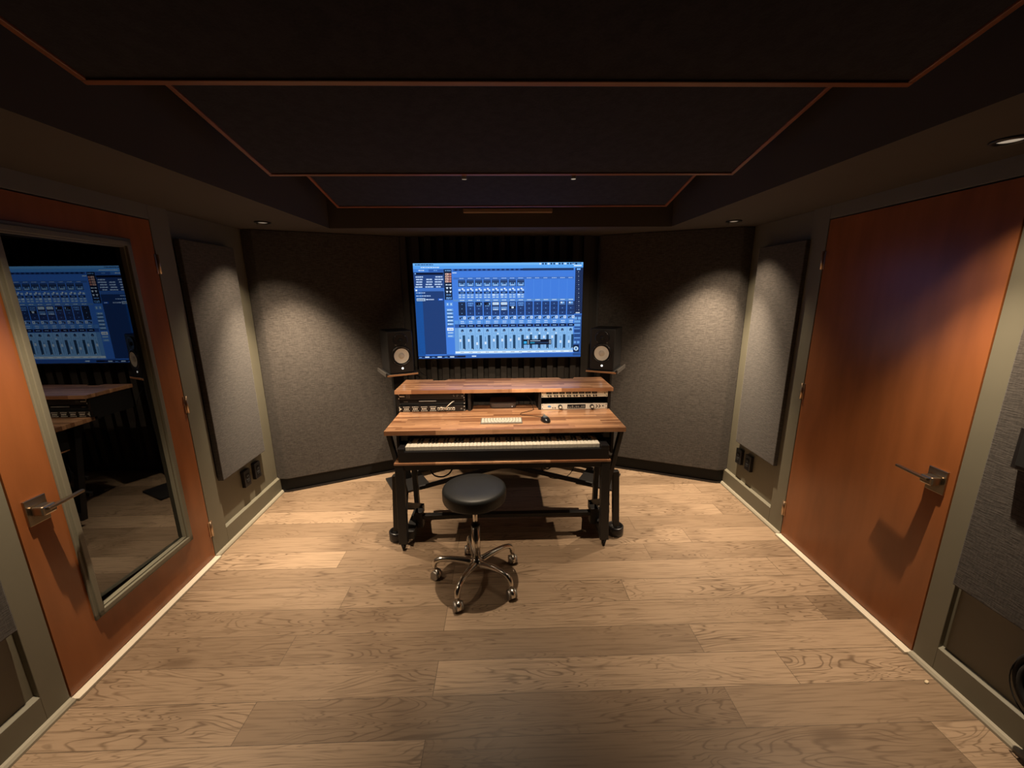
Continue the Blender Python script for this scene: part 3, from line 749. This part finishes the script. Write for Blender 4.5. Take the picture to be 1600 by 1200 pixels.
for x in (-0.105, 0.128):
    k = MB().cyl((x, -0.018, 0.022), (x, 0, 0.022), 0.014, 0.016, n=28).build('knob', M_blackg, t)
    MB().cyl((x, -0.0195, 0.022), (x, -0.0181, 0.022), 0.009, n=24).build('knob_cap', M_white, k)
MB().box(-0.052, 0.082, -0.0012, 0, 0.006, 0.038, 0.0005).build('display', M_lcd, t)
mb = MB()
for i in range(9): mb.box(-0.046+i*0.014, -0.038+i*0.014, -0.0018, -0.0013, 0.010, 0.012+random.uniform(0.004, 0.018))
mb.build('level_meters', M_grey, t)
for x in (0.165, 0.185):
    mb = MB()
    mb.prism([(x-0.008, 0.034), (x, 0.034), (x+0.009, 0.022), (x, 0.010), (x-0.008, 0.010), (x+0.001, 0.022)], 0, 0.001,
             M=Matrix.Translation((0, -0.0002, 0)) @ Matrix.Rotation(PI/2, 4, 'X'))
    mb.build('chevron_marking', M_blackg, t)
MB().cyl((0.210, -0.004, 0.024), (0.210, 0, 0.024), 0.005, n=12).build('button', M_blackg, t)
# left bay
t, W, H = rack('power_conditioner', 'black rack unit with small white lettering, topmost in left bay', 'rack unit', LX0, LX1, 0.884, 0.9285, M_black)
MB().box(-W/2+0.012, -W/2+0.050, -0.0005, 0, 0.020, 0.027).build('front_lettering', M_white, t)
mb = MB()
for a in (0.062, 0.072, 0.082):
    for b in (0.012, 0.022, 0.032): mb.box(-W/2+a, -W/2+a+0.005, -0.0005, 0, b, b+0.006)
for a, b in ((0.155, 0.026), (0.180, 0.026), (0.180, 0.016), (0.186, 0.026), (0.158, 0.018)): mb.box(a, a+0.009, -0.0005, 0, b, b+0.005)
mb.box(0.215, 0.232, -0.0005, 0, 0.018, 0.026)
mb.build('front_marking', M_grey, t)
t, W, H = rack('rack_drawer', 'plain black recessed rack unit, middle of the left bay', 'rack unit', LX0, LX1, 0.8375, 0.882, M_blackm, y=2.838)
MB().box(-0.095, 0.030, -0.008, 0, 0.026, 0.036, 0.002).build('drawer_pull', M_grey, t)
MB().box(-0.205, -0.175, -0.0005, 0, 0.024, 0.028).build('front_lettering', M_grey, t)
t, W, H = rack('patch_bay', 'black patch panel full of jacks with white cables, lowest in left bay', 'rack unit', LX0, LX1, 0.7915, 0.836, M_black)
for g in range(4):
    mb = MB()
    cxg = -W/2+0.058+g*0.064
    for c in range(4):
        mb.cyl((cxg-0.018+c*0.012, -0.003, 0.036), (cxg-0.018+c*0.012, 0, 0.036), 0.0036, n=10)
        mb.cyl((cxg-0.018+c*0.012, -0.003, 0.008), (cxg-0.018+c*0.012, 0, 0.008), 0.0036, n=10)
    for c in (-0.012, 0, 0.012): mb.cyl((cxg+c, -0.005, 0.022), (cxg+c, 0, 0.022), 0.0048, n=12)
    mb.build('jack_cluster', M_silver, t)
jacks = []
for i in range(7):
    x = 0.047+i*0.0185
    j = MB().box(x-0.0075, x+0.0075, -0.004, 0, 0.010, 0.030, 0.001).build('network_port', M_white, t)
    MB().box(x-0.0045, x+0.0045, -0.0045, -0.0041, 0.014, 0.025).build('port_opening', M_blackm, j)
MB().prism([(-0.008, 0), (0.008, 0), (0, 0.013)], 0, 0.0008, M=Matrix.Translation((0.213, -0.0002, 0.014)) @ Matrix.Rotation(PI/2, 4, 'X')).build('front_marking', M_grey, t)
MB().prism([(-0.009, -0.011), (-0.009, 0.011), (0.009, 0)], 0, 0.0008, M=Matrix.Translation((-W/2+0.016, -0.0002, 0.022)) @ Matrix.Rotation(PI/2, 4, 'X')).build('front_marking', M_white, t)
pcx = (LX0+LX1)/2
def cable(name, pts, r, m, label, cat='cable', group=None, n=8):
    o = MB().tube(spline(pts, n), r, 8).build(name, m); return tag(o, label, cat, group)
cable('patch_cable', [(pcx+0.060, 2.816, 0.812), (pcx+0.062, 2.79, 0.822), (pcx+0.072, 2.775, 0.835), (pcx+0.088, 2.79, 0.826), (pcx+0.092, 2.816, 0.812)], 0.0034, M_white, 'short white patch cable arching between two ports of the left bay')
cable('patch_cable', [(pcx+0.104, 2.816, 0.812), (pcx+0.106, 2.79, 0.825), (pcx+0.125, 2.77, 0.850), (pcx+0.150, 2.79, 0.868), (pcx+0.158, 2.834, 0.862)], 0.0034, M_white, 'longer white patch cable rising from port in the left bay')

# ------------------------------------------------------------------ things on the desk
t = thing('mini_computer', 'small dark grey square desktop computer under the shelf', 'computer', (0.002, 2.885, DZ))
def rrect(w, d, r, n=6):
    out = []
    for cxx, cyy, a0 in ((w/2-r, d/2-r, 0), (-w/2+r, d/2-r, PI/2), (-w/2+r, -d/2+r, PI), (w/2-r, -d/2+r, 1.5*PI)):
        for k in range(n+1): a = a0+k*PI/2/n; out.append((cxx+r*math.cos(a), cyy+r*math.sin(a)))
    return out
Mmini = mat('space_grey_metal', (0.13, 0.115, 0.11), 0.45, metal=0.4, noise=0.05)
MB().prism([(a, b+0.098) for a, b in rrect(0.197, 0.197, 0.03)], 0.003, 0.036, 0.001).build('case', Mmini, t)
MB().prism([(a, b+0.098) for a, b in rrect(0.17, 0.17, 0.03)], 0.0, 0.003).build('base_pad', M_blackm, t)
MB().cyl((0.068, -0.0022, 0.013), (0.068, 0.0, 0.013), 0.002, n=10).build('power_light', M_glow, t)

t = thing('computer_keyboard', 'slim white computer keyboard lying on the desk', 'keyboard', (-0.010, 2.575, DZ), 0.0)
MB().box(-0.139, 0.139, -0.058, 0.058, 0.0, 0.008, 0.003).build('base', mat('aluminium_base', (0.30, 0.28, 0.24), 0.4, metal=0.3, noise=0.02), t)
kc = None
rows = [(14, 0.040, 0.010), (14, 0.0205, 0.0165), (14, 0.001, 0.0165), (13, -0.0185, 0.0165), (12, -0.038, 0.0165)]
for n_, yc, kh in rows:
    pitch = 0.268/n_
    base = MB().box(-pitch/2+0.0018, pitch/2-0.0018, -kh/2, kh/2, 0.0080, 0.0098, 0.0007)
    proto = base.build('key', M_white, t, (-0.134+pitch/2, yc, 0))
    for i in range(1, n_):
        o = proto.copy(); COL.objects.link(o); o.parent = t; o.location = (-0.134+pitch*(i+0.5), yc, 0)

t = thing('computer_mouse', 'black computer mouse with grey top beside the white keyboard', 'mouse', (0.285, 2.565, DZ), 0.20)
def dome(w, d, h, z0, n=28, m=8, top=1.0):
    prof = [(0, h)]
    prof = [(math.sin(i/m*PI/2), math.cos(i/m*PI/2)) for i in range(m+1)]
    mb = MB(); mb.lathe([(r, z0+(h-z0)*z) for r, z in prof]+[(0, z0)], n, Matrix.Diagonal((w/2, d/2, 1, 1)))
    return mb
dome(0.062, 0.108, 0.036, 0.001).build('shell', M_blackg, t)
mb = dome(0.044, 0.070, 0.0366, 0.020)
mb.build('palm_rest', mat('grey_palm_rest', (0.10, 0.115, 0.115), 0.3, noise=0.08), t)
MB().cyl((-0.004, 0.030, 0.031), (0.004, 0.030, 0.031), 0.009, n=16).build('scroll_wheel', M_grey, t)
MB().tube(spline([(0, 0.05, 0.010), (-0.01, 0.09, 0.003), (-0.065, 0.13, 0.003), (-0.122, 0.165, 0.003), (-0.120, 0.20, 0.003), (-0.060, 0.235, 0.003), (-0.010, 0.26, 0.004), (-0.005, 0.300, 0.02), (-0.012, 0.315, 0.060), (-0.034, 0.345, 0.085)], 6), 0.0018, 6).build('cord', M_blackm, t)

# ------------------------------------------------------------------ speakers on stands
def speaker_set(s, cx_, cy_, zt, side):
    yaw = 0.40*(-s)    # s=-1 left
    # stand
    st = thing('speaker_stand', 'black speaker stand with wood edged tray, on the %s behind the desk' % side, 'stand', (cx_, cy_, 0), -s*0.50)
    MB().box(-0.155, 0.155, -0.24, 0.10, 0.0, 0.018, 0.003).build('base_plate', M_black, st)
    MB().box(-0.045, 0.045, -0.015, 0.045, 0.018, zt-0.0185, 0.003).build('column', M_black, st)
    MB().box(-0.125, 0.125, -0.165, 0.135, zt-0.018, zt-0.0045, 0.001).build('tray', mat('tray_wood', (0.50, 0.24, 0.11), 0.4, noise=0.2, nscale=8, stretch=(1, 8, 8)), st)
    MB().box(-0.120, 0.120, -0.160, 0.130, zt-0.0044, zt-0.0005, 0.001).build('foam_pad', M_blackm, st)
    MB().box(s*0.131-0.006, s*0.131+0.006, -0.165, 0.135, zt-0.018, zt+0.014, 0.002).build('tray_lip', M_slat, st)
    sp = thing('studio_monitor', 'black studio loudspeaker with white woofer cone, %s of the screen' % side, 'loudspeaker', (cx_, cy_, zt), -s*0.50)
    W, H, D = 0.200, 0.340, 0.26
    f = -0.150
    MB().box(-W/2, W/2, f, f+D, 0.0, H, 0.008).build('cabinet', M_black, sp)
    RX = Matrix.Rotation(PI/2, 4, 'X')
    wz, tz = 0.142, 0.265
    Mw = Matrix.Translation((0, f-0.0005, wz)) @ RX
    MB().lathe([(0.080, 0.0), (0.082, 0.004), (0.078, 0.008), (0.068, 0.008), (0.066, 0.002), (0.080, 0.0)], 48, Mw).build('woofer_frame', M_blackg, sp)
    cn = MB().lathe([(0.060, 0.009), (0.050, 0.004), (0.026, 0.0035), (0.024, 0.004)], 48, Mw).build('woofer_cone', M_cone, sp)
    MB().lathe([(0.066, 0.004), (0.063, 0.010), (0.060, 0.0095)], 48, Mw).build('rubber_surround', M_blackm, cn)
    MB().lathe([(0.024, 0.004), (0.020, 0.009), (0.012, 0.0125), (0, 0.0135)], 32, Mw).build('dust_cap', mat('dust_cap_grey', (0.62, 0.56, 0.48), 0.5, noise=0.02), cn)
    Mt = Matrix.Translation((0, f-0.0005, tz)) @ RX
    MB().lathe([(0.058, 0.0), (0.058, 0.004), (0.052, 0.005), (0.030, 0.001), (0.018, 0.0005)], 40, Mt).build('tweeter_waveguide', M_blackg, sp)
    MB().lathe([(0.018, 0.0008), (0.014, 0.006), (0.008, 0.009), (0, 0.010)], 24, Mt).build('tweeter_dome', M_blackm, sp)
    for a in (0.7, 2.44, 3.84, 5.58):
        for R_, zc in ((0.074, wz), (0.052, tz)):
            MB().cyl((R_*math.cos(a), f-0.009 if zc == wz else f-0.006, zc+R_*math.sin(a)), (R_*math.cos(a), f-0.001, zc+R_*math.sin(a)), 0.003, n=8).build('screw', M_grey, sp)
    MB().cyl((0.004, f-0.002, 0.040), (0.004, f, 0.040), 0.0085, n=20).build('lit_badge', M_glow, sp)
speaker_set(-1, -0.878, 3.335, 1.004, 'left')
speaker_set(1, 0.880, 3.335, 1.004, 'right')

# ------------------------------------------------------------------ stool
SX, SY = -0.166, 2.055
st = thing('rolling_stool', 'round black rolling stool with chrome five star base before the desk', 'stool', (SX, SY, 0))
MB().lathe([(0, 0.508), (0.165, 0.508), (0.174, 0.512), (0.178, 0.525), (0.178, 0.565), (0.174, 0.579), (0.160, 0.586), (0.10, 0.588), (0, 0.588)], 56).build('seat', M_leather, st)
MB().cyl((0, 0, 0.30), (0, 0, 0.508), 0.014, n=24).build('piston', M_chrome, st)
MB().lathe([(0.014, 0.352), (0.026, 0.352), (0.027, 0.345), (0.025, 0.338), (0.014, 0.338)], 28).build('collar', M_blackg, st)
MB().cyl((0, 0, 0.100), (0, 0, 0.338), 0.0245, n=32).build('column', M_chrome, st)
MB().lathe([(0, 0.075), (0.030, 0.075), (0.040, 0.090), (0.040, 0.115), (0.030, 0.130), (0.0245, 0.135)], 32).build('hub', M_chrome, st)
for k in range(5):
    a = PI-0.05+k*2*PI/5
    d = Vector((math.cos(a), math.sin(a), 0))
    pts = spline([d*0.030+Vector((0, 0, 0.105)), d*0.10+Vector((0, 0, 0.118)), d*0.185+Vector((0, 0, 0.124)), d*0.232+Vector((0, 0, 0.112)), d*0.250+Vector((0, 0, 0.085)), d*0.250+Vector((0, 0, 0.066))], 5)
    rs = [0.023-0.008*math.sin(min(1, i/12)*PI/2) if i < 18 else 0.015 for i in range(len(pts))]
    leg = MB().tube(pts, 0.014, 12, rs).build('leg', M_chrome, st)
    c = d*0.250; ca = (-0.65, -1.25, -1.25, -1.35, -1.57)[k]
    cd_ = Vector((math.cos(ca), math.sin(ca), 0)); sd = Vector((-cd_.y, cd_.x, 0)); cc = c+cd_*0.017
    fork = MB().cyl(c+Vector((0, 0, 0.045)), c+Vector((0, 0, 0.070)), 0.009, n=14)
    fork.cyl(cc-sd*0.012+Vector((0, 0, 0.031)), cc+sd*0.012+Vector((0, 0, 0.031)), 0.0305, n=24); fork.cyl(c+Vector((0, 0, 0.045)), cc+Vector((0, 0, 0.040)), 0.013, n=14)
    cs = fork.build('caster', M_chrome, st)
    for g in (-1, 1):
        MB().cyl(cc+sd*g*0.0125+Vector((0, 0, 0.0265)), cc+sd*g*0.025+Vector((0, 0, 0.0265)), 0.0265, 0.023 if g > 0 else 0.0265, n=24).build('wheel', mat('grey_caster', (0.30, 0.27, 0.24), 0.35, metal=0.6, noise=0.1) if (k, g) == (0, -1) else bpy.data.materials['grey_caster'], cs)

# ------------------------------------------------------------------ cables under the desk
cable('power_cable', [(-0.50, 2.78, 0.57), (-0.55, 2.78, 0.40), (-0.52, 2.78, 0.31), (-0.44, 2.78, 0.30), (-0.38, 2.78, 0.37), (-0.37, 2.79, 0.57)], 0.006, M_blackm, 'thick black cable loop hanging under the left half of the desk')
cable('power_cable', [(-0.24, 2.80, 0.58), (-0.20, 2.80, 0.42), (-0.12, 2.80, 0.40), (-0.05, 2.80, 0.44), (0.0, 2.80, 0.58)], 0.004, M_blackm, 'thin black cable sagging under the middle of the desk')
cable('power_cable', [(0.26, 2.78, 0.58), (0.28, 2.78, 0.42), (0.32, 2.78, 0.34), (0.40, 2.80, 0.40), (0.46, 2.80, 0.58)], 0.005, M_blackm, 'black cable drooping under the right half of the desk, leftmost loop there')
cable('power_cable', [(0.32, 2.84, 0.58), (0.28, 2.84, 0.36), (0.36, 2.84, 0.24), (0.50, 2.84, 0.26), (0.56, 2.84, 0.42), (0.54, 2.84, 0.58)], 0.003, M_blackm, 'thin black cable hanging in a wide low loop under the right half of the desk')
cable('speaker_cable', [(-0.80, 3.46, 1.10), (-0.76, 3.49, 1.0), (-0.70, 3.48, 0.94), (-0.62, 3.45, 0.88), (-0.55, 3.40, 0.70), (-0.52, 3.35, 0.30)], 0.0035, M_blackm, 'thin black cable dropping from the left loudspeaker behind the shelf')

# ------------------------------------------------------------------ small things at the edges
tag(MB().lathe([(0, 0), (0.008, 0), (0.010, 0.003), (0.006, 0.006), (0, 0.007)], 9, Matrix.Diagonal((1.3, 0.7, 1, 1))).build('wood_chip', M_stone, None, (1.79, 1.335, 0), 0.4), 'small beige chip on the floor by the right moulding', 'debris')
s = -1
t = thing('wall_box', 'black box mounted on the right edge fabric panel', 'wall box', wpt(s, 1.232, 0.0265, 1.09), ROT[s])
MB().box(0, 0.03, -0.045, 0.045, -0.075, 0.075, 0.003).build('housing', M_blackg, t)
MB().box(0.03, 0.034, -0.03, 0.03, -0.06, 0.06, 0.001).build('front_cover', M_blackm, t)
t = thing('cable_coil', 'round black coil hanging low at the right edge of the photo', 'cable', wpt(s, 1.005, 0.045, 0.32), ROT[s])
mb = MB()
for k in range(10):
    R_ = 0.105-k*0.0105
    pts = [(0.010*math.sin(k*2.1+a_*1.0), R_*math.cos(a_), R_*1.25*math.sin(a_)) for a_ in [2*PI*i/36 for i in range(37)]]
    mb.tube(pts, 0.010, 8)
mb.cyl((-0.012, 0, 0), (0.008, 0, 0), 0.09, n=32)
mb.build('cable_loops', M_blackm, t)
MB().tube([(0.01, 0.112*math.cos(a_)+0.0, 0.132*math.sin(a_)-0.010) for a_ in [2*PI*i/36 for i in range(37)]], 0.002, 6).build('tie_loop', M_blackm, t)
MB().cyl((-0.064, 0, 0.118), (0.02, 0, 0.118), 0.004, n=10).build('hook', M_black, t)
